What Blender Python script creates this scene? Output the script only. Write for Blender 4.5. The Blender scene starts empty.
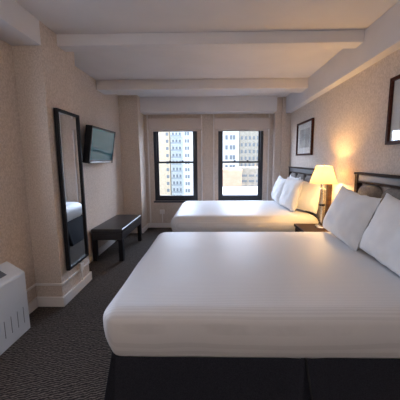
import bpy, bmesh, math, random
from mathutils import Vector, Matrix, noise
random.seed(7)
SC = bpy.context.scene
COL = SC.collection

# ------------------------------------------------------------------ materials
def new_mat(name):
    m = bpy.data.materials.new(name); m.use_nodes = True
    nt = m.node_tree
    return m, nt, nt.nodes['Principled BSDF']

def plain(name, rgb, rough=0.5, metal=0.0, spec=0.5, coat=0.0):
    m, nt, b = new_mat(name)
    b.inputs['Base Color'].default_value = (*rgb, 1)
    b.inputs['Roughness'].default_value = rough
    b.inputs['Metallic'].default_value = metal
    b.inputs['Specular IOR Level'].default_value = spec
    b.inputs['Coat Weight'].default_value = coat
    return m

def noisy(name, rgb_a, rgb_b, scale, rough=0.6, bump=0.0, detail=3.0, spec=0.4, stretch=(1, 1, 1), lo=0.35, hi=0.65, dist=0.002, sheen=0.0):
    m, nt, b = new_mat(name)
    N, L = nt.nodes, nt.links
    tc = N.new('ShaderNodeTexCoord'); mp = N.new('ShaderNodeMapping'); mp.inputs['Scale'].default_value = stretch
    nz = N.new('ShaderNodeTexNoise'); nz.inputs['Scale'].default_value = scale; nz.inputs['Detail'].default_value = detail
    cr = N.new('ShaderNodeValToRGB')
    cr.color_ramp.elements[0].position = lo; cr.color_ramp.elements[1].position = hi
    cr.color_ramp.elements[0].color = (*rgb_a, 1); cr.color_ramp.elements[1].color = (*rgb_b, 1)
    L.new(tc.outputs['Object'], mp.inputs['Vector']); L.new(mp.outputs['Vector'], nz.inputs['Vector'])
    L.new(nz.outputs['Fac'], cr.inputs['Fac']); L.new(cr.outputs['Color'], b.inputs['Base Color'])
    b.inputs['Roughness'].default_value = rough; b.inputs['Specular IOR Level'].default_value = spec
    b.inputs['Sheen Weight'].default_value = sheen
    if bump:
        bp = N.new('ShaderNodeBump'); bp.inputs['Strength'].default_value = bump; bp.inputs['Distance'].default_value = dist
        L.new(nz.outputs['Fac'], bp.inputs['Height']); L.new(bp.outputs['Normal'], b.inputs['Normal'])
    return m

def wood(name, a, b_, scale=6, rough=0.35):
    return noisy(name, a, b_, scale, rough, 0.05, 5, 0.05, (1, 0.12, 8), 0.3, 0.7)

def carpet_mat():
    m, nt, b = new_mat('patterned_carpet')
    N, L = nt.nodes, nt.links
    tc = N.new('ShaderNodeTexCoord')
    mp = N.new('ShaderNodeMapping'); mp.inputs['Rotation'].default_value = (0, 0, math.radians(72)); mp.inputs['Scale'].default_value = (1, 1, 1)
    wv = N.new('ShaderNodeTexWave'); wv.inputs['Scale'].default_value = 19; wv.inputs['Distortion'].default_value = 5
    wv.inputs['Detail'].default_value = 2; wv.inputs['Detail Scale'].default_value = 1.6
    nz = N.new('ShaderNodeTexNoise'); nz.inputs['Scale'].default_value = 60; nz.inputs['Detail'].default_value = 3
    mu = N.new('ShaderNodeMath'); mu.operation = 'MULTIPLY'
    cr = N.new('ShaderNodeValToRGB'); e = cr.color_ramp.elements
    e[0].position = 0.12; e[0].color = (0.030, 0.025, 0.024, 1); e[1].position = 0.52; e[1].color = (0.175, 0.145, 0.125, 1)
    L.new(tc.outputs['Object'], mp.inputs['Vector']); L.new(mp.outputs['Vector'], wv.inputs['Vector']); L.new(mp.outputs['Vector'], nz.inputs['Vector'])
    L.new(wv.outputs['Fac'], mu.inputs[0]); L.new(nz.outputs['Fac'], mu.inputs[1]); L.new(mu.outputs[0], cr.inputs['Fac'])
    L.new(cr.outputs['Color'], b.inputs['Base Color'])
    b.inputs['Roughness'].default_value = 0.95; b.inputs['Specular IOR Level'].default_value = 0.1
    bp = N.new('ShaderNodeBump'); bp.inputs['Strength'].default_value = 0.5; bp.inputs['Distance'].default_value = 0.004
    L.new(mu.outputs[0], bp.inputs['Height']); L.new(bp.outputs['Normal'], b.inputs['Normal'])
    return m

def stripe_linen():
    # white sateen coverlet with fine woven stripes running the length of the bed
    m, nt, b = new_mat('striped_white_sateen')
    N, L = nt.nodes, nt.links
    tc = N.new('ShaderNodeTexCoord')
    wv = N.new('ShaderNodeTexWave'); wv.bands_direction = 'Y'; wv.inputs['Scale'].default_value = 24.0
    wv.inputs['Distortion'].default_value = 0.25; wv.inputs['Detail'].default_value = 1
    cr = N.new('ShaderNodeValToRGB'); e = cr.color_ramp.elements
    e[0].position = 0.4; e[0].color = (0.66, 0.655, 0.67, 1); e[1].position = 0.6; e[1].color = (0.725, 0.72, 0.735, 1)
    mr = N.new('ShaderNodeMapRange'); mr.inputs['To Min'].default_value = 0.42; mr.inputs['To Max'].default_value = 0.6
    L.new(tc.outputs['Object'], wv.inputs['Vector']); L.new(wv.outputs['Fac'], cr.inputs['Fac']); L.new(cr.outputs['Color'], b.inputs['Base Color'])
    L.new(wv.outputs['Fac'], mr.inputs['Value']); L.new(mr.outputs['Result'], b.inputs['Roughness'])
    b.inputs['Sheen Weight'].default_value = 0.15; b.inputs['Specular IOR Level'].default_value = 0.35
    return m

def glass_mat(name='window_glass', tint=(1, 1, 1), refl=1.45):
    m = bpy.data.materials.new(name); m.use_nodes = True
    nt = m.node_tree; N, L = nt.nodes, nt.links
    for n in list(N): N.remove(n)
    out = N.new('ShaderNodeOutputMaterial'); mx = N.new('ShaderNodeMixShader'); tr = N.new('ShaderNodeBsdfTransparent'); gl = N.new('ShaderNodeBsdfGlossy')
    fr = N.new('ShaderNodeFresnel'); ge = N.new('ShaderNodeNewGeometry'); mr = N.new('ShaderNodeMapRange')
    mr.inputs['To Min'].default_value = refl; mr.inputs['To Max'].default_value = 1/refl
    L.new(ge.outputs['Backfacing'], mr.inputs['Value']); L.new(mr.outputs['Result'], fr.inputs['IOR'])
    tr.inputs['Color'].default_value = (*tint, 1); gl.inputs['Roughness'].default_value = 0.0
    L.new(fr.outputs['Fac'], mx.inputs['Fac']); L.new(tr.outputs['BSDF'], mx.inputs[1]); L.new(gl.outputs['BSDF'], mx.inputs[2]); L.new(mx.outputs['Shader'], out.inputs['Surface'])
    return m

def shade_mat():
    m, nt, b = new_mat('cream_lampshade')
    N, L = nt.nodes, nt.links
    tl = N.new('ShaderNodeBsdfTranslucent'); tl.inputs['Color'].default_value = (0.92, 0.82, 0.62, 1)
    df = N.new('ShaderNodeBsdfDiffuse'); df.inputs['Color'].default_value = (0.85, 0.78, 0.62, 1)
    mx = N.new('ShaderNodeMixShader'); mx.inputs['Fac'].default_value = 0.55
    L.new(df.outputs['BSDF'], mx.inputs[1]); L.new(tl.outputs['BSDF'], mx.inputs[2])
    L.new(mx.outputs['Shader'], N['Material Output'].inputs['Surface'])
    return m

def emit(name, rgb, s):
    m, nt, b = new_mat(name)
    b.inputs['Emission Color'].default_value = (*rgb, 1); b.inputs['Emission Strength'].default_value = s
    return m

M = {}
M['wallpaper'] = noisy('beige_wallpaper', (0.60, 0.50, 0.425), (0.73, 0.625, 0.545), 90, 0.75, 0.1, 2, 0.25, (1, 1, 0.7), 0.38, 0.62)
M['paint'] = noisy('off_white_ceiling_paint', (0.76, 0.725, 0.725), (0.79, 0.755, 0.755), 3, 0.8, 0, 2, 0.2)
M['trim'] = plain('painted_trim', (0.84, 0.79, 0.76), 0.4)
M['carpet'] = carpet_mat()
M['linen'] = stripe_linen()
M['pillow'] = noisy('white_pillowcase', (0.78, 0.78, 0.79), (0.84, 0.84, 0.845), 9, 0.7, 0.12, 4, 0.2, dist=0.01, sheen=0.15)
M['skirt'] = noisy('charcoal_skirt_fabric', (0.034, 0.037, 0.054), (0.055, 0.059, 0.080), 220, 0.85, 0.1, 2, 0.2, sheen=0.2)
M['mattress'] = plain('mattress_ticking', (0.65, 0.63, 0.6), 0.9)
M['darkwood'] = wood('dark_stained_wood', (0.028, 0.016, 0.012), (0.065, 0.036, 0.025), 6, 0.5)
M['redwood'] = wood('reddish_brown_frame', (0.05, 0.016, 0.011), (0.10, 0.034, 0.022), 8, 0.3)
M['satin'] = plain('satin_grey_rail', (0.055, 0.052, 0.056), 0.4)
M['upholstery'] = noisy('taupe_upholstery', (0.17, 0.145, 0.128), (0.24, 0.205, 0.18), 60, 0.75, 0.1, 2, 0.3, sheen=0.2)
M['leather'] = noisy('black_leather', (0.016, 0.013, 0.015), (0.026, 0.022, 0.024), 120, 0.33, 0.12, 2, 0.5, dist=0.001)
M['blacklacquer'] = plain('black_lacquer', (0.012, 0.011, 0.014), 0.5, 0, 0.25)
M['blackplastic'] = plain('black_plastic', (0.010, 0.010, 0.012), 0.4, 0, 0.25)
M['screen'] = plain('screen_painted_reflection', (0.004, 0.10, 0.14), 0.12, 0, 0.6, 0.2)  # teal base paints in the window reflection; the unlit screen is black
M['silver'] = plain('silver_strip', (0.6, 0.6, 0.62), 0.3, 0.8)
M['chrome'] = plain('polished_chrome', (0.8, 0.78, 0.75), 0.08, 1)
M['mirror'] = plain('mirror_silver', (0.86, 0.88, 0.88), 0.005, 1)
M['windowmetal'] = plain('dark_window_metal', (0.022, 0.024, 0.034), 0.4)
M['shadefabric'] = noisy('beige_shade_fabric', (0.64, 0.545, 0.49), (0.70, 0.60, 0.54), 300, 0.85, 0.05, 2, 0.2)
M['acwhite'] = plain('white_enamel', (0.72, 0.73, 0.75), 0.4)
M['acgrey'] = plain('grey_control_panel', (0.13, 0.14, 0.16), 0.5)
M['slot'] = plain('vent_slot_dark', (0.25, 0.25, 0.26), 0.7)
M['outlet'] = plain('outlet_plastic', (0.86, 0.80, 0.76), 0.4)
M['glass'] = glass_mat()
M['crystal'] = glass_mat('clear_lamp_glass', (0.93, 0.9, 0.85), 1.5)
M['lampshade'] = shade_mat()
M['bulb'] = emit('lit_bulb', (1.0, 0.72, 0.38), 60)
M['mat'] = plain('picture_mat', (0.78, 0.76, 0.72), 0.6)
M['print'] = noisy('pale_print', (0.30, 0.30, 0.29), (0.62, 0.60, 0.55), 5, 0.6, 0, 4)
# outside
M['f_cream'] = noisy('cream_brick', (0.72, 0.57, 0.38), (0.80, 0.65, 0.45), 1.2, 0.9)
M['f_white'] = noisy('white_brick', (0.78, 0.78, 0.74), (0.86, 0.86, 0.82), 1.0, 0.9)
M['f_pale'] = noisy('pale_concrete', (0.74, 0.77, 0.75), (0.82, 0.85, 0.82), 0.8, 0.9)
M['f_beige'] = noisy('beige_brick', (0.44, 0.38, 0.29), (0.56, 0.49, 0.38), 1.5, 0.9)
M['f_tan'] = noisy('tan_brick', (0.62, 0.41, 0.26), (0.70, 0.48, 0.32), 0.9, 0.9)
M['f_roof'] = plain('pale_roof_membrane', (0.85, 0.83, 0.82), 0.8)
M['f_win'] = plain('dark_window_pane', (0.22, 0.24, 0.25), 0.3)
M['f_rail'] = plain('grey_balcony_rail', (0.40, 0.43, 0.43), 0.6)
M['asphalt'] = plain('asphalt', (0.08, 0.08, 0.085), 0.9)
M['ownwall'] = noisy('brown_brick_facade', (0.22, 0.15, 0.11), (0.28, 0.2, 0.15), 2, 0.9)

# ------------------------------------------------------------------ mesh helpers
def bm_box(bm, x0, x1, y0, y1, z0, z1, bev=0.0, seg=2):
    tmp = bmesh.new()
    bmesh.ops.create_cube(tmp, size=1.0)
    bmesh.ops.transform(tmp, matrix=Matrix.Translation(((x0+x1)/2, (y0+y1)/2, (z0+z1)/2)) @ Matrix.Diagonal((x1-x0, y1-y0, z1-z0, 1)), verts=tmp.verts)
    if bev:
        bmesh.ops.bevel(tmp, geom=tmp.edges[:], offset=bev, segments=seg, affect='EDGES', profile=0.5)
    me = bpy.data.meshes.new('t'); tmp.to_mesh(me); tmp.free(); bm.from_mesh(me); bpy.data.meshes.remove(me)

def bm_lathe(bm, prof, seg=32, cx=0, cy=0, square=False):
    rings = []
    for r, z in prof:
        rings.append([bm.verts.new((cx+r*math.cos(2*math.pi*k/seg), cy+r*math.sin(2*math.pi*k/seg), z)) for k in range(seg)])
    for a, b in zip(rings, rings[1:]):
        for k in range(seg):
            bm.faces.new((a[k], a[(k+1) % seg], b[(k+1) % seg], b[k]))
    return rings

def lathe_solid(prof, seg=32, cx=0, cy=0):
    bm = bmesh.new(); r = bm_lathe(bm, prof, seg, cx, cy)
    bm.faces.new(r[0][::-1]); bm.faces.new(r[-1])
    return bm

def box_bm(*a, **k):
    bm = bmesh.new(); bm_box(bm, *a, **k); return bm

def obj(name, bm, mat, parent=None, smooth=False):
    bmesh.ops.recalc_face_normals(bm, faces=bm.faces[:])
    me = bpy.data.meshes.new(name); bm.to_mesh(me); bm.free()
    me.materials.append(M[mat] if isinstance(mat, str) else mat)
    if smooth:
        for p in me.polygons: p.use_smooth = True
        try: me.set_sharp_from_angle(angle=math.radians(40))
        except Exception: pass
    o = bpy.data.objects.new(name, me); COL.objects.link(o)
    if parent:
        o.parent = parent
        o.matrix_parent_inverse = Matrix.Identity(4)
    return o

def tag(o, label, cat, group=None):
    o['label'] = label; o['category'] = cat
    if group: o['group'] = group
    return o

def thing(name, label, cat, loc=(0, 0, 0), rot=(0, 0, 0), group=None):
    o = bpy.data.objects.new(name, None); COL.objects.link(o)
    o.empty_display_size = 0.1; o.location = loc; o.rotation_euler = rot
    return tag(o, label, cat, group)

def struct(name, bm, mat, parent=None, smooth=False):
    o = obj(name, bm, mat, parent, smooth)
    if not parent: o['kind'] = 'structure'
    return o

def move(bm, v):
    bmesh.ops.translate(bm, vec=Vector(v), verts=bm.verts); return bm

# ------------------------------------------------------------------ room dimensions (metres)
XR, XL, XP = 1.45, -1.64, -1.395       # right wall, recessed left wall, face of left pier
YB, YC, YF = 4.915, 4.53, -1.7         # window wall, columns, wall behind the camera
ZC = 2.48

struct('floor', box_bm(-2.0, 2.0, YF-0.2, YB+0.25, -0.15, 0), 'carpet')
struct('ceiling', box_bm(-2.0, 2.0, YF-0.2, YB+0.25, ZC, ZC+0.2), 'paint')
LW0, LW1, LZ0, LZ1 = 1.20, 1.83, 0.80, 2.0       # added unseen window over the air conditioner, for side fill daylight
bm = bmesh.new()
bm_box(bm, XL-0.2, XL, YF-0.2, LW0, 0, ZC); bm_box(bm, XL-0.2, XL, LW1, YB+0.25, 0, ZC)
bm_box(bm, XL-0.2, XL, LW0, LW1, 0, LZ0); bm_box(bm, XL-0.2, XL, LW0, LW1, LZ1, ZC)
struct('wall_left', bm, 'wallpaper')
struct('wall_right', box_bm(XR, XR+0.2, YF-0.2, YB+0.25, 0, ZC), 'wallpaper')
struct('wall_front', box_bm(XL, XR, YF-0.2, YF, 0, ZC), 'wallpaper')
WIN = [(-1.14, -0.285), (0.122, 0.995)]
WZ0, WZ1 = 0.545, 1.99
bm = bmesh.new()
bm_box(bm, XL, WIN[0][0], YB, YB+0.25, 0, ZC); bm_box(bm, WIN[0][1], WIN[1][0], YB, YB+0.25, 0, ZC); bm_box(bm, WIN[1][1], XR, YB, YB+0.25, 0, ZC)
for a, b in WIN:
    bm_box(bm, a, b, YB, YB+0.25, 0, WZ0); bm_box(bm, a, b, YB, YB+0.25, WZ1, ZC)
struct('wall_back', bm, 'wallpaper')
# pier on the left wall, columns beside the windows
struct('wall_left_pier', box_bm(XL, XP, 2.166, 2.68, 0, ZC, bev=0.004), 'wallpaper')
struct('wall_left_column', box_bm(XL, -1.30, YC, YB, 0, ZC, bev=0.004), 'wallpaper')
struct('wall_right_column', box_bm(1.29, XR, 4.74, YB, 0, ZC, bev=0.004), 'wallpaper')
struct('wall_pier', box_bm(1.17, 1.29, 4.78, YB, 0, ZC, bev=0.004), 'wallpaper')
# soffits and beams
struct('ceiling_soffit', box_bm(1.35, XR, YF, 4.74, 2.192, ZC, bev=0.004), 'paint')
struct('ceiling_soffit', box_bm(XL, XP, YF, 2.166, 2.287, ZC, bev=0.004), 'paint')
struct('ceiling_soffit', box_bm(-1.30, 1.17, 4.66, YB, 2.215, ZC, bev=0.004), 'paint')
struct('ceiling_beam', box_bm(XL, 1.35, 2.39, 2.525, 2.38, ZC, bev=0.006), 'paint')
struct('ceiling_beam', box_bm(XL, 1.35, 3.69, 3.95, 2.347, ZC, bev=0.006), 'paint')

# baseboards and mouldings
def board(name, pts, z0, z1, d):
    # strip along wall faces: pts = list of (x0,x1,y0,y1)
    b = bmesh.new()
    for x0, x1, y0, y1 in pts: bm_box(b, x0, x1, y0, y1, z0, z1, bev=min(0.006, d*0.3))
    return struct(name, b, 'trim')
d = 0.018
board('baseboard_left', [(XL, XL+d, YF, 2.166-d), (XL, XP+d, 2.166-d, 2.166), (XP, XP+d, 2.166, 2.68), (XL, XP+d, 2.68, 2.68+d), (XL, XL+d, 2.68+d, YC-d),
                         (XL, -1.30+d, YC-d, YC), (-1.30, -1.30+d, YC, YB-d)], 0, 0.096, d)
board('baseboard_back', [(-1.30+d, 1.17, YB-d, YB)], 0, 0.096, d)
board('baseboard_right', [(XR-d, XR, YF, 4.74)], 0, 0.096, d)
board('trim_1', [(XL, XL+0.014, YF, 2.152), (XL, XP+0.014, 2.152, 2.166), (XP, XP+0.014, 2.166, 2.68)], 0.206, 0.228, 0.016)
# jamb mouldings round the two windows
b = bmesh.new()
for x in (-1.235, -0.20, 0.035, 1.09):
    bm_box(b, x-0.012, x+0.012, YB-0.025, YB, 0.105, 2.205, bev=0.004)
struct('trim_2', b, 'trim')

# ------------------------------------------------------------------ windows
def window(n, x0, x1):
    fr = bmesh.new(); ya, yb = YB+0.03, YB+0.10
    bm_box(fr, x0, x0+0.055, ya, yb, WZ0, WZ1, bev=0.004); bm_box(fr, x1-0.055, x1, ya, yb, WZ0, WZ1, bev=0.004)
    bm_box(fr, x0+0.055, x1-0.055, ya, yb, WZ0, WZ0+0.05, bev=0.004); bm_box(fr, x0+0.055, x1-0.055, ya, yb, WZ1-0.05, WZ1, bev=0.004)
    w = struct('window_%d' % n, fr, 'windowmetal')
    xm0, xm1, zm = x0+0.055, x1-0.055, 1.308
    def sash(y0, y1, z0, z1, low):
        s = bmesh.new(); t = 0.035; bt = 0.055 if low else 0.036
        bm_box(s, xm0, xm0+t, y0, y1, z0, z1, bev=0.003); bm_box(s, xm1-t, xm1, y0, y1, z0, z1, bev=0.003)
        bm_box(s, xm0+t, xm1-t, y0, y1, z0, z0+bt, bev=0.003); bm_box(s, xm0+t, xm1-t, y0, y1, z1-0.036, z1, bev=0.003)
        so = obj('window_sash', s, 'windowmetal', w)
        obj('window_pane', box_bm(xm0+t, xm1-t, (y0+y1)/2-0.002, (y0+y1)/2+0.002, z0+bt, z1-0.036), 'glass', so)
        if low:
            for k in (0.35, 0.68):
                xx = xm0 + (xm1-xm0)*k
                obj('sash_lock', box_bm(xx-0.02, xx+0.02, y0-0.015, y0+0.01, z1-0.002, z1+0.018, bev=0.004), 'windowmetal', so)
    sash(ya+0.005, ya+0.034, WZ0+0.05, zm+0.018, True)
    sash(ya+0.036, ya+0.065, zm-0.018, WZ1-0.05, False)
    obj('window_sill', box_bm(x0-0.02, x1+0.02, YB-0.035, YB+0.03, WZ0-0.03, WZ0, bev=0.005), 'windowmetal', w)
for n, (a, c) in enumerate(WIN): window(n+1, a, c)
f = bmesh.new(); xa, xb = XL-0.10, XL-0.03
bm_box(f, xa, xb, LW0, LW0+0.06, LZ0, LZ1, bev=0.004); bm_box(f, xa, xb, LW1-0.06, LW1, LZ0, LZ1, bev=0.004)
bm_box(f, xa, xb, LW0+0.06, LW1-0.06, LZ0, LZ0+0.06, bev=0.004); bm_box(f, xa, xb, LW0+0.06, LW1-0.06, LZ1-0.06, LZ1, bev=0.004)
bm_box(f, xa+0.01, xb-0.01, LW0+0.06, LW1-0.06, 1.36, 1.40, bev=0.004)
w3 = struct('window_3', f, 'windowmetal')  # added out of view to let sky light in from the left
obj('window_pane', box_bm(XL-0.067, XL-0.063, LW0+0.06, LW1-0.06, LZ0+0.06, 1.36), 'glass', w3)
obj('window_pane', box_bm(XL-0.067, XL-0.063, LW0+0.06, LW1-0.06, 1.40, LZ1-0.06), 'glass', w3)

def shade(x0, x1, label):
    t = thing('window_shade', label, 'window shade', ((x0+x1)/2, YB, 1.925), group='beige window shades')
    h = (x1-x0)/2
    obj('valance', box_bm(-h, h, -0.085, 0, 0.0, 0.205, bev=0.008), 'shadefabric', t)
    obj('fabric_hem', box_bm(-h+0.045, h-0.045, -0.05, -0.03, -0.03, 0.004, bev=0.004), 'shadefabric', t)
shade(-1.215, -0.185, 'beige fabric shade raised above the left window, nearer the bench')
shade(0.045, 1.10, 'beige fabric shade raised above the right window, over the far bed')

# ------------------------------------------------------------------ soft shapes
def rounded_slab(x0, x1, y0, y1, z0, z1, rp, rt, rb, crown=0.02, wob=0.006, seed=0, nc=8, ns=26, flare=0.0):
    """cushion-like slab: rounded in plan and at its rims, crowned top, soft unevenness"""
    bm = bmesh.new()
    def ring(ins, z):
        ax, bx, ay, by = x0+ins, x1-ins, y0+ins, y1-ins
        r = max(0.004, rp-ins*0.6); r = min(r, (bx-ax)/2-1e-3, (by-ay)/2-1e-3)
        pts = []
        for cx, cy, a0 in ((bx-r, ay+r, -90), (bx-r, by-r, 0), (ax+r, by-r, 90), (ax+r, ay+r, 180)):
            arc = [(cx+r*math.cos(math.radians(a0+90*k/nc)), cy+r*math.sin(math.radians(a0+90*k/nc))) for k in range(nc+1)]
            pts.append(arc)
        out = []
        for i in range(4):
            out += pts[i]
            p, q = pts[i][-1], pts[(i+1) % 4][0]
            for k in range(1, ns): out.append((p[0]+(q[0]-p[0])*k/ns, p[1]+(q[1]-p[1])*k/ns))
        return [(x, y, z) for x, y in out]
    prof = []
    for k in range(6):
        a = math.pi/2*k/5; prof.append((rb*(1-math.sin(a)), z0+rb*(1-math.cos(a))))
    for k in range(1, 4): prof.append((0, z0+rb+(z1-rt-z0-rb)*k/4))
    for k in range(9):
        a = math.pi/2*k/8; prof.append((rt*(1-math.cos(a)), z1-rt+rt*math.sin(a)))
    half = min(x1-x0, y1-y0)/2
    for k in range(1, 12):
        s = k/12; prof.append((rt+(half-rt-0.01)*s, z1))
    rings = []
    zm = z0+(z1-z0)*0.55
    prof = [(ins+flare*max(0, (zm-z)/(zm-z0))**1.5, z) for ins, z in prof]
    for ins, z in prof:
        vs = []
        for x, y, zz in ring(ins, z):
            if ins >= rt*0.999 and zz >= z1-1e-6:
                uu = (x-x0-rt)/(x1-x0-2*rt)*2-1; vv = (y-y0-rt)/(y1-y0-2*rt)*2-1
                zz += crown*max(0, 1-abs(uu)**3)*max(0, 1-abs(vv)**2.5)
            n = noise.noise(Vector((x*2.2+seed, y*2.2, zz*3)))*wob + noise.noise(Vector((x*7+seed, y*7, zz*9)))*wob*0.35
            nx = noise.noise(Vector((x*4, y*4+seed, zz*4+9)))*wob*0.7
            vs.append(bm.verts.new((x+nx, y+nx, zz+n)))
        rings.append(vs)
    n = len(rings[0])
    for a, c in zip(rings, rings[1:]):
        for k in range(n): bm.faces.new((a[k], a[(k+1) % n], c[(k+1) % n], c[k]))
    bm.faces.new(rings[0][::-1]); bm.faces.new(rings[-1])
    return bm

def pillow_bm(w, h, t, seed=0, sag=0.018, n=26):
    """upright pillow: width along X, height along Z (0 at its lower edge), thickness along Y"""
    bm = bmesh.new(); grids = []
    for s in (-1, 1):
        g = []
        for i in range(n+1):
            row = []
            for j in range(n+1):
                u, v = -1+2*i/n, -1+2*j/n
                # corners stay pointed, edges pull in slightly
                px = u*w/2*(1-0.045*(1-v*v)*abs(u)); pz = v*h/2*(1-0.045*(1-u*u)*abs(v))
                body = max(0.0, (1-abs(u)**3.2))**0.5*max(0.0, (1-abs(v)**3.2))**0.5
                wr = noise.noise(Vector((u*2.4+seed, v*2.4, s)))*0.012+noise.noise(Vector((u*5+seed, v*5, s*2)))*0.004
                py = s*(t/2*body*(1-0.25*v)) + wr*body
                edge = 1-body
                px += noise.noise(Vector((seed, v*4, 3)))*0.010*edge*abs(u); pz += noise.noise(Vector((u*4, seed, 7)))*0.012*edge*abs(v)
                pz -= sag*(1-u*u)*max(0, v)
                row.append((px, py, pz+h/2))
            g.append(row)
        grids.append(g)
    V = {}
    for s in (0, 1):
        for i in range(n+1):
            for j in range(n+1):
                rim = i in (0, n) or j in (0, n)
                if s == 1 and rim: V[1, i, j] = V[0, i, j]; continue
                V[s, i, j] = bm.verts.new(grids[s][i][j])
    for s in (0, 1):
        for i in range(n):
            for j in range(n):
                f = (V[s, i, j], V[s, i+1, j], V[s, i+1, j+1], V[s, i, j+1])
                bm.faces.new(f if s == 0 else f[::-1])
    return bm

def pillow(label, x, y, z, w, h, t, rz, lean, roll=0.0, seed=0, group=None):
    o = obj('pillow', pillow_bm(w, h, t, seed), 'pillow', None, True)
    tag(o, label, 'pillow', group)
    # local +Y is the back of the pillow; rz=-90 turns the back to the right wall (+X)
    o.rotation_mode = 'QUATERNION'
    Rm = Matrix.Rotation(math.radians(rz), 3, 'Z') @ Matrix.Rotation(math.radians(-lean), 3, 'X') @ Matrix.Rotation(math.radians(roll), 3, 'Y')
    o.rotation_quaternion = Rm.to_quaternion(); o.location = (x, y, z)
    return o

# ------------------------------------------------------------------ beds
def skirt_bm(x0, x1, y0, y1, z0, z1):
    """hanging skirt round three open sides with inverted pleats at the corners and the middle of the long sides"""
    top, bot = [], []
    def run(p, q, nrm, pleats):
        p, q, nrm = Vector(p), Vector(q), Vector(nrm); L = (q-p).length; dr = (q-p)/L
        st = [0.0]; cuts = []
        n = int(L/0.04)
        for k in range(n+1):
            s = L*k/n
            if any(abs(s-c) < 0.105 for c in pleats): continue
            cuts.append((s, 0, 0))
        for c in pleats:
            cuts += [(c-0.10, 0, 0), (c-0.03, 0.004, 5), (c-0.004, 0.001, 1), (c-0.0035, -0.05, 2), (c+0.0035, -0.05, 3), (c+0.004, 0.001, 4), (c+0.03, 0.004, 6), (c+0.10, 0, 0)]
        cuts.sort(key=lambda e: e[0])
        for s, off, kd in cuts:
            wv = 0.004*noise.noise(Vector((s*6, p.x*3, p.y*3)))
            a = p+dr*s+nrm*(off+wv*0.3)
            sb = s + {0: 0, 1: -0.045, 2: -0.055, 3: 0.055, 4: 0.045, 5: -0.035, 6: 0.035}[kd]
            b_ = p+dr*sb+nrm*(off+wv*2.5+0.08)
            top.append((a.x, a.y, z1)); bot.append((b_.x, b_.y, z0))
    run((x1, y0), (x0+0.03, y0), (0, -1), [(x1-x0)*0.487])
    # foot corner pleats fold inward
    for (cx, cy, ox, oy) in ((x0, y0, 1, 1), ):
        top.append((cx+0.05*ox, cy+0.05*oy, z1)); bot.append((cx+0.05*ox, cy+0.05*oy, z0))
    run((x0, y0+0.03), (x0, y1-0.03), (-1, 0), [(y1-y0)*0.5])
    top.append((x0+0.05, y1-0.05, z1)); bot.append((x0+0.05, y1-0.05, z0))
    run((x0+0.03, y1), (x1, y1), (0, 1), [(x1-x0)*0.485])
    bm = bmesh.new(); N = 8
    cols = []
    for a, b_ in zip(top, bot):
        a, b_ = Vector(a), Vector(b_)
        cols.append([bm.verts.new(a.lerp(b_, k/N)) for k in range(N+1)])
    for c, e in zip(cols, cols[1:]):
        for k in range(N): bm.faces.new((c[k], e[k], e[k+1], c[k+1]))
    bmesh.ops.solidify(bm, geom=bm.faces[:], thickness=0.003)
    return bm

def bed(y0, y1, label):
    t = thing('bed', label, 'bed', (0, y0, 0), group=None)
    x0, x1 = -0.505, 1.375; w = y1-y0
    obj('box_spring', rounded_slab(x0+0.07, x1, 0.07, w-0.07, 0.12, 0.37, 0.06, 0.03, 0.03, 0, 0.0), 'mattress', t, True)
    obj('mattress', rounded_slab(x0+0.035, x1, 0.035, w-0.035, 0.37, 0.605, 0.07, 0.05, 0.04, 0, 0.0), 'mattress', t, True)
    for lx in (x0+0.12, x1-0.12):
        for ly in (0.14, w-0.14):
            obj('leg', lathe_solid([(0.022, 0), (0.03, 0.12)], 16, lx, ly), 'darkwood', t, True)
    obj('bed_skirt', skirt_bm(x0-0.005, x1, -0.005, w+0.005, 0.004, 0.388), 'skirt', t)
    return t
B1 = (1.12, 2.45); B2 = (3.10, 4.42)
bed(*B1, 'nearer bed with charcoal pleated skirt, filling the foreground')
bed(*B2, 'farther bed standing below the right window')
def coverlet(y0, y1, label, seed, zlow, rp, rt):
    bm = rounded_slab(-0.545, 1.38, y0-0.03, y1+0.02, zlow, 0.64, rp, rt, 0.02, 0.022, 0.0045, seed, flare=0.035)
    bm.faces.ensure_lookup_table()
    bm.faces.remove(bm.faces[-2])          # open underneath, where the mattress is
    o = obj('coverlet', bm, 'linen', None, True)
    return tag(o, label, 'bed cover')
coverlet(*B1, 'white striped coverlet stretched smooth over the nearer bed', 1.3, 0.372, 0.075, 0.065)
coverlet(*B2, 'white coverlet on the farther bed under the window', 8.1, 0.38, 0.13, 0.12)

def headboard(y0, y1, label):
    t = thing('headboard', label, 'headboard', (XR, (y0+y1)/2, 0))
    h = (y1-y0)/2
    fr = bmesh.new()
    bm_box(fr, -0.05, 0, -h, -h+0.05, 0.12, 1.205, bev=0.005); bm_box(fr, -0.05, 0, h-0.05, h, 0.12, 1.205, bev=0.005)
    bm_box(fr, -0.048, 0, -h+0.05, h-0.05, 0.45, 0.56, bev=0.004)
    bm_box(fr, -0.048, 0, -h+0.05, h-0.05, 1.125, 1.143, bev=0.003)
    bm_box(fr, -0.058, 0, -h-0.004, h+0.004, 1.205, 1.225, bev=0.004)
    obj('frame', fr, 'darkwood', t)
    obj('top_rail', box_bm(-0.044, -0.006, -h+0.05, h-0.05, 1.143, 1.205, bev=0.006), 'satin', t)
    n = 4; pw = (2*h-0.10)/n
    for k in range(n):
        a = -h+0.05+pw*k
        p = rounded_slab(0.56, 1.124, a+0.003, a+pw-0.003, 0, 0.055, 0.11, 0.04, 0.004, 0.012, 0.002, k)
        bmesh.ops.transform(p, matrix=Matrix(((0, 0, -1, -0.006), (0, 1, 0, 0), (1, 0, 0, 0), (0, 0, 0, 1))), verts=p.verts)
        obj('upholstered_panel', p, 'upholstery', t, True)
headboard(1.04, 2.475, 'dark wood headboard with taupe panels behind the nearer bed')
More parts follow.
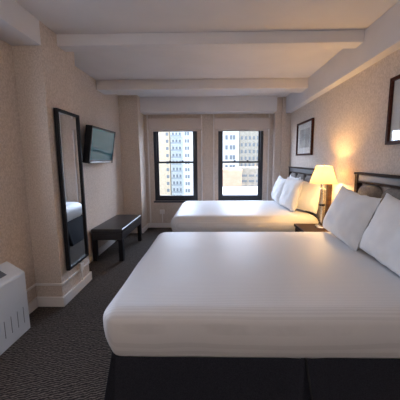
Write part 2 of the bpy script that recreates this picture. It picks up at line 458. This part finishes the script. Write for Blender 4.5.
headboard(3.02, 4.60, 'dark wood headboard behind the farther bed, partly hidden by the lamp')

# pillows (set down on the coverlets, leaning on the headboards)
zt = 0.657
pillow('plump white pillow on the nearer bed, closest to the lamp', 1.105, 2.16, zt, 0.60, 0.455, 0.16, -90, 19, 4, 1, 'pillows on the nearer bed')
pillow('white pillow on the nearer bed, cut off by the right edge', 1.115, 1.555, zt, 0.60, 0.455, 0.16, -90, 19, 4, 2, 'pillows on the nearer bed')
pillow('white pillow farthest from the lamp, in front on the farther bed', 1.06, 4.10, zt, 0.50, 0.43, 0.15, -90, 14, 3, 3, 'pillows on the farther bed')
pillow('white pillow in front of the lamplit one on the farther bed', 1.06, 3.54, zt, 0.52, 0.45, 0.12, -84, 14, 1, 4, 'pillows on the farther bed')
pillow('white pillow mostly hidden behind others on the farther bed, near window', 1.26, 4.00, zt, 0.52, 0.44, 0.11, -90, 8, 0, 5, 'pillows on the farther bed')
pillow('pillow glowing yellow in lamplight beside the nightstand', 1.255, 3.325, zt, 0.36, 0.42, 0.10, -60, 9, 2, 6, 'pillows on the farther bed')

# ------------------------------------------------------------------ nightstand and lamp
t = thing('nightstand', 'dark wooden nightstand between the two beds', 'nightstand', (1.215, 2.765, 0))
obj('body', box_bm(-0.20, 0.215, -0.195, 0.195, 0.06, 0.55, bev=0.004), 'darkwood', t)
obj('top', box_bm(-0.225, 0.22, -0.212, 0.212, 0.55, 0.58, bev=0.006), 'darkwood', t)
for k, z in enumerate((0.09, 0.325)):
    dr = obj('drawer', box_bm(-0.216, -0.199, -0.185, 0.185, z, z+0.215, bev=0.005), 'darkwood', t)
    kb = lathe_solid([(0.005, 0), (0.005, 0.015), (0.013, 0.018), (0.013, 0.026), (0.006, 0.03)], 16)
    bmesh.ops.transform(kb, matrix=Matrix.Translation((-0.216, 0, z+0.11)) @ Matrix.Rotation(math.radians(-90), 4, 'Y'), verts=kb.verts)
    obj('knob', kb, 'chrome', dr, True)
for sx in (-0.18, 0.19):
    for sy in (-0.18, 0.18):
        obj('leg', box_bm(sx-0.02, sx+0.02, sy-0.02, sy+0.02, 0, 0.06), 'darkwood', t)

t = thing('table_lamp', 'lit table lamp with cream shade and clear column on the nightstand', 'lamp', (1.245, 2.81, 0.58))
obj('base', lathe_solid([(0.062, 0), (0.066, 0.006), (0.064, 0.02), (0.03, 0.028)], 32), 'chrome', t, True)
obj('column', lathe_solid([(0.028, 0.028), (0.028, 0.43)], 24), 'crystal', t, True)
obj('core_rod', lathe_solid([(0.013, 0.028), (0.013, 0.43)], 16), 'chrome', t, True)
obj('dark_band', lathe_solid([(0.029, 0.25), (0.031, 0.253), (0.031, 0.265), (0.029, 0.268)], 24), 'blacklacquer', t, True)
obj('collar', lathe_solid([(0.031, 0.43), (0.032, 0.436), (0.030, 0.448), (0.010, 0.455), (0.010, 0.52)], 24), 'chrome', t, True)
sb = bmesh.new()
bm_lathe(sb, [(0.142, 0.508), (0.080, 0.698), (0.078, 0.698), (0.140, 0.508), (0.142, 0.508)], 48)
obj('lamp_shade', sb, 'lampshade', t, True)
sp = bmesh.new()
for k in range(3):
    q = bmesh.new(); bm_box(q, 0.0, 0.079, -0.002, 0.002, 0.678, 0.682)
    bmesh.ops.rotate(q, matrix=Matrix.Rotation(2*math.pi*k/3, 3, 'Z'), verts=q.verts)
    me = bpy.data.meshes.new('t'); q.to_mesh(me); q.free(); sp.from_mesh(me); bpy.data.meshes.remove(me)
hr = obj('shade_spider', sp, 'chrome', t)
obj('finial', lathe_solid([(0.003, 0.67), (0.004, 0.695), (0.008, 0.702), (0.009, 0.71), (0.003, 0.718)], 16), 'chrome', t, True)
bl = lathe_solid([(0.010, 0.515), (0.013, 0.522), (0.026, 0.545), (0.029, 0.562), (0.022, 0.582), (0.008, 0.590)], 24)
obj('light_bulb', bl, 'bulb', t, True)
for zb_, pw_ in ((0.535, 15), (0.632, 9)):          # twin bulbs inside the shade
    ld = bpy.data.lights.new('lamp_bulb_light', 'POINT'); ld.energy = pw_; ld.color = (1.0, 0.57, 0.17); ld.shadow_soft_size = 0.03
    lo = bpy.data.objects.new('lamp_bulb_light', ld); lo.location = (1.245, 2.81, 0.58+zb_); COL.objects.link(lo)

# ------------------------------------------------------------------ pictures on the right wall
def picture(y0, y1, z0, z1, label):
    t = thing('framed_picture', label, 'picture', (XR, (y0+y1)/2, z0), group='framed pictures above the beds')
    h = (y1-y0)/2; H = z1-z0; fw, dp = 0.028, 0.032
    f = bmesh.new()
    bm_box(f, -dp, 0, -h, -h+fw, 0, H, bev=0.003); bm_box(f, -dp, 0, h-fw, h, 0, H, bev=0.003)
    bm_box(f, -dp, 0, -h+fw, h-fw, 0, fw, bev=0.003); bm_box(f, -dp, 0, -h+fw, h-fw, H-fw, H, bev=0.003)
    obj('frame', f, 'redwood', t)
    obj('mat_board', box_bm(-0.012, 0, -h+fw, h-fw, fw, H-fw), 'mat', t)
    m = 0.09
    obj('print', box_bm(-0.014, -0.012, -h+fw+m, h-fw-m, fw+m, H-fw-m), 'print', t)
    obj('glass', box_bm(-0.020, -0.017, -h+fw, h-fw, fw, H-fw), 'glass', t)
picture(3.66, 4.31, 1.415, 1.935, 'brown framed picture between the lamp and the window corner')
picture(1.39, 2.11, 1.465, 1.985, 'brown framed picture at the right edge, above the nearer headboard')

# ------------------------------------------------------------------ left side: mirror, television, bench, air conditioner
t = thing('wall_mirror', 'tall black framed mirror hanging on the left pier', 'mirror', (XP+0.005, 2.43, 0.315), (0, 0, math.radians(1.3)))
h, H, fw, dp = 0.195, 1.495, 0.024, 0.036
f = bmesh.new()
bm_box(f, 0, dp, -h, -h+fw, 0, H, bev=0.003); bm_box(f, 0, dp, h-fw, h, 0, H, bev=0.003)
bm_box(f, 0, dp, -h+fw, h-fw, 0, fw, bev=0.003); bm_box(f, 0, dp, -h+fw, h-fw, H-fw, H, bev=0.003)
obj('frame', f, 'blacklacquer', t)
obj('mirror_glass', box_bm(0.004, 0.020, -h+fw, h-fw, fw, H-fw), 'mirror', t)

t = thing('television', 'black flat television tilted down on the left wall above the bench', 'television', (XL, 3.48, 1.545))
W, HH = 0.375, 0.235
tilt = Matrix.Translation((0.145, 0, 0)) @ Matrix.Rotation(math.radians(9), 4, 'Y')
def tv(bm): bmesh.ops.transform(bm, matrix=tilt, verts=bm.verts); return bm
obj('housing', tv(box_bm(-0.085, -0.012, -W, W, -HH, HH, bev=0.012)), 'blackplastic', t)
bz = bmesh.new(); e = 0.026
bm_box(bz, -0.014, 0, -W, -W+e, -HH, HH, bev=0.004); bm_box(bz, -0.014, 0, W-e, W, -HH, HH, bev=0.004)
bm_box(bz, -0.014, 0, -W+e, W-e, -HH, -HH+0.045, bev=0.004); bm_box(bz, -0.014, 0, -W+e, W-e, HH-e, HH, bev=0.004)
obj('bezel', tv(bz), 'blackplastic', t)
obj('screen', tv(box_bm(-0.012, -0.005, -W+e, W-e, -HH+0.045, HH-e)), 'screen', t)
obj('speaker_strip', tv(box_bm(-0.002, 0.003, -W+0.04, W-0.06, -HH+0.008, -HH+0.024, bev=0.001)), 'silver', t)
ar = bmesh.new(); bm_box(ar, 0, 0.02, -0.1, 0.1, -0.1, 0.1, bev=0.003); bm_box(ar, 0.015, 0.09, -0.03, 0.03, -0.03, 0.03, bev=0.004)
obj('wall_bracket', ar, 'blackplastic', t)

t = thing('bench', 'long black leather bench against the left wall under the television', 'bench', (-1.405, 3.66, 0))
hx, hy = 0.212, 0.46
obj('seat_cushion', rounded_slab(-hx, hx, -hy, hy, 0.385, 0.445, 0.02, 0.018, 0.012, 0.006, 0.002, 3), 'leather', t, True)
obj('apron', box_bm(-hx+0.004, hx-0.004, -hy+0.004, hy-0.004, 0.295, 0.387, bev=0.008), 'leather', t)
for sx in (-1, 1):
    for sy in (-1, 1):
        x, y = sx*(hx-0.034), sy*(hy-0.034)
        obj('leg', box_bm(x-0.028, x+0.028, y-0.028, y+0.028, 0, 0.297, bev=0.003), 'blacklacquer', t)

t = thing('air_conditioner', 'white floor air conditioner cabinet at the left edge', 'air conditioner', (XL, 1.86, 0))
D = 0.155; zf, zb, LL = 0.49, 0.57, 1.05
b = bmesh.new()
pr = [(0.022, 0.0), (D, 0.0), (D, zf-0.012), (D-0.012, zf), (0.022, zb)]
A = [b.verts.new((x, 0, z)) for x, z in pr]; C_ = [b.verts.new((x, -LL, z)) for x, z in pr]
b.faces.new(A); b.faces.new(C_[::-1])
for k in range(5): b.faces.new((A[k], C_[k], C_[(k+1) % 5], A[(k+1) % 5]))
bmesh.ops.bevel(b, geom=b.edges[:], offset=0.003, segments=2, affect='EDGES', profile=0.5)
cab = obj('cabinet', b, 'acwhite', t)
g = bmesh.new()
for k in range(16):
    y = -0.055-0.06*k
    bm_box(g, D-0.002, D+0.0015, y-0.002, y+0.002, 0.085, 0.215)
sl = obj('vent_slots', g, 'slot', t)
sa = math.atan2(zb-zf, D-0.012-0.022)
cp = box_bm(-0.035, 0.035, -0.15, 0.15, -0.001, 0.004, bev=0.001)
bmesh.ops.transform(cp, matrix=Matrix.Translation(((0.022+D-0.012)/2, -0.27, (zf+zb)/2)) @ Matrix.Rotation(sa, 4, 'Y'), verts=cp.verts)
obj('control_panel', cp, 'acgrey', t)
lp = bmesh.new()
bm_box(lp, D-0.004, D+0.004, -LL+0.01, -0.01, zf-0.028, zf-0.02, bev=0.001)
obj('front_lip', lp, 'acwhite', t)

# outlets
t = thing('cable_box', 'small beige cable box below the mirror on the pier moulding', 'outlet', (XP+0.0, 2.49, 0.20))
obj('cover', box_bm(0.0, 0.028, -0.03, 0.03, 0.0, 0.085, bev=0.005), 'outlet', t)
cdt = bmesh.new(); bm_box(cdt, 0.014, 0.026, -0.008, 0.008, -0.10, 0.0, bev=0.003)
obj('cable', cdt, 'outlet', t)
t = thing('wall_outlet', 'small pale wall outlet below the left window', 'outlet', (-1.0, YB, 0.285))
obj('cover_plate', box_bm(-0.045, 0.045, -0.03, 0, 0.0, 0.085, bev=0.004), 'outlet', t)
so = bmesh.new()
for x in (-0.02, 0.02): bm_box(so, x-0.012, x+0.012, -0.0325, -0.029, 0.028, 0.058, bev=0.001)
obj('socket', so, 'outlet', t)
obj('conduit', box_bm(-0.010, 0.010, -0.018, 0, -0.18, 0.0, bev=0.003), 'outlet', t)

# ------------------------------------------------------------------ outside the windows
GZ = -32.0
struct('street_ground', box_bm(-150, 150, 6.5, 200, GZ-1, GZ), 'asphalt')

def building(label, x0, x1, y0, dep, top, mat):
    t = thing('building', label, 'building', ((x0+x1)/2, y0, GZ), group='buildings outside the windows')
    h = (x1-x0)/2
    obj('walls', box_bm(-h, h, 0, dep, 0, top-GZ), mat, t)
    obj('parapet', box_bm(-h-0.1, h+0.1, -0.1, dep+0.1, top-GZ, top-GZ+0.5), mat, t)
    return t, (x0+x1)/2, y0
def panes(t, cx, xs, zs, w, h, mat='f_win', name='window', dy=-0.05):
    first = None
    for z in zs:
        for x in xs:
            if first is None:
                first = obj(name, box_bm(-w/2, w/2, dy, 0.1, -h/2, h/2), mat, t); o = first
            else:
                o = first.copy(); COL.objects.link(o); o.parent = t
            o.location = (x-cx, 0, z-GZ)
fl = [-12+2.5*k for k in range(10)]
t, cx, _ = building('cream building with a blank side and one column of windows, seen through left window', -60, -15.1, 90, 14, 13.6, 'f_cream')
panes(t, cx, [-15.9], fl, 0.9, 1.1)
t, cx, _ = building('pale tower with grey balconies, seen through the middle of left window', -14.9, -10.4, 91, 14, 14.2, 'f_pale')
panes(t, cx, [-13.9, -12.7, -11.5], fl, 0.7, 1.3)
first = None
for z in fl:
    if first is None:
        first = o = obj('balcony', box_bm(-1.9, 1.75, -1.1, 0, -0.55, -0.4), 'f_pale', t)
        r0 = obj('railing', box_bm(-1.9, 1.75, -1.1, -1.04, -0.4, 0.25), 'f_rail', o)
    else:
        o = first.copy(); COL.objects.link(o); o.parent = t
        r1 = r0.copy(); COL.objects.link(r1); r1.parent = o
    o.location = (-12.65-cx, 0, z-0.55-GZ)
t, cx, _ = building('white building with small windows, at the right side of left window', -10.15, -2.0, 89, 14, 13.2, 'f_white')
panes(t, cx, [-9.2, -8.3, -6.3, -4.8], fl, 0.65, 1.2)
fl = [-9.5+2.9*k for k in range(7)]
t, cx, _ = building('white building with dark windows, at the left side of right window', 1.2, 8.0, 75, 14, 11.3, 'f_white')
panes(t, cx, [4.3, 5.6, 6.5], fl, 0.75, 1.3)
fl = [-6.2+2.0*k for k in range(8)]
t, cx, _ = building('beige brick building with rows of windows, at the right side of right window', 8.25, 60, 76, 14, 11.0, 'f_beige')
panes(t, cx, [8.9, 10.1, 11.3, 12.5, 13.7, 14.6], fl, 0.6, 1.0)
t, cx, _ = building('low tan brick wall of a building in front of taller ones, right window', -1.0, 5.0, 42, 10, -0.75, 'f_tan')
t, cx, _ = building('low building with horizontal window bands, lower right of right window', 5.6, 10.6, 52, 9, -0.8, 'f_beige')
panes(t, cx, [6.7, 8.2, 9.7], [-1.9-1.15*k for k in range(4)], 1.1, 0.45)
t, cx, _ = building('nearest low building with a pale flat roof, below right window', 0.5, 9.0, 31, 8, -3.3, 'f_roof')

# ------------------------------------------------------------------ light
w = bpy.data.worlds.new('overcast_sky'); SC.world = w; w.use_nodes = True
N, L = w.node_tree.nodes, w.node_tree.links
bg = N['Background']
tc = N.new('ShaderNodeTexCoord'); dt = N.new('ShaderNodeVectorMath'); dt.operation = 'DOT_PRODUCT'
dt.inputs[1].default_value = (-0.33, 0.944, 0)          # the hazy bright side of the sky
L.new(tc.outputs['Generated'], dt.inputs[0])
mr = N.new('ShaderNodeMapRange'); mr.interpolation_type = 'SMOOTHSTEP'
mr.inputs['From Min'].default_value = 0.0; mr.inputs['From Max'].default_value = 0.9; mr.inputs['To Min'].default_value = 1.7; mr.inputs['To Max'].default_value = 11.5
L.new(dt.outputs['Value'], mr.inputs['Value'])
cm = N.new('ShaderNodeMixRGB'); cm.inputs['Color1'].default_value = (0.63, 0.765, 1.0, 1); cm.inputs['Color2'].default_value = (0.63, 0.765, 1.0, 1)
L.new(cm.outputs['Color'], bg.inputs['Color']); L.new(mr.outputs['Result'], bg.inputs['Strength'])
for n, (a, c) in enumerate(WIN):
    pd = bpy.data.lights.new('daylight_portal', 'AREA'); pd.shape = 'RECTANGLE'; pd.size = c-a; pd.size_y = WZ1-WZ0
    pd.cycles.is_portal = True
    po = bpy.data.objects.new('daylight_portal', pd); po.location = ((a+c)/2, YB+0.2, (WZ0+WZ1)/2); po.rotation_euler = (math.radians(-90), 0, 0); COL.objects.link(po)

pd = bpy.data.lights.new('daylight_portal', 'AREA'); pd.shape = 'RECTANGLE'; pd.size = LZ1-LZ0; pd.size_y = LW1-LW0
pd.cycles.is_portal = True
po = bpy.data.objects.new('daylight_portal', pd); po.location = (XL-0.15, (LW0+LW1)/2, (LZ0+LZ1)/2); po.rotation_euler = (0, math.radians(-90), 0); COL.objects.link(po)

cl = bpy.data.lights.new('added_fill_light', 'POINT'); cl.energy = 14; cl.color = (1.0, 0.95, 0.93); cl.shadow_soft_size = 0.15  # added fill behind the camera, not a known fixture of the room
co = bpy.data.objects.new('added_fill_light', cl); co.location = (-0.2, -1.1, 2.25); COL.objects.link(co)

# ------------------------------------------------------------------ camera
pitch, yaw, roll = math.radians(7.4), math.radians(0.9), math.radians(0.3)
fw = Vector((-math.sin(yaw)*math.cos(pitch), math.cos(yaw)*math.cos(pitch), -math.sin(pitch)))
r = Vector((math.cos(yaw), math.sin(yaw), 0)); u = r.cross(fw)
r2 = math.cos(roll)*r-math.sin(roll)*u; u2 = math.sin(roll)*r+math.cos(roll)*u
cd = bpy.data.cameras.new('camera'); cam = bpy.data.objects.new('camera', cd); COL.objects.link(cam)
m = Matrix((( r2.x, u2.x, -fw.x, 0), (r2.y, u2.y, -fw.y, 0), (r2.z, u2.z, -fw.z, 1.35), (0, 0, 0, 1)))
cam.matrix_world = m
cd.sensor_width = 36; cd.lens = 36*250/400; cd.shift_x = -0.0205; cd.shift_y = -0.0188; cd.clip_start = 0.05; cd.clip_end = 500
SC.camera = cam
SC.view_settings.view_transform = 'Standard'; SC.view_settings.look = 'None'; SC.view_settings.gamma = 1; SC.view_settings.use_curve_mapping = False
SC.view_settings.exposure = 0.86
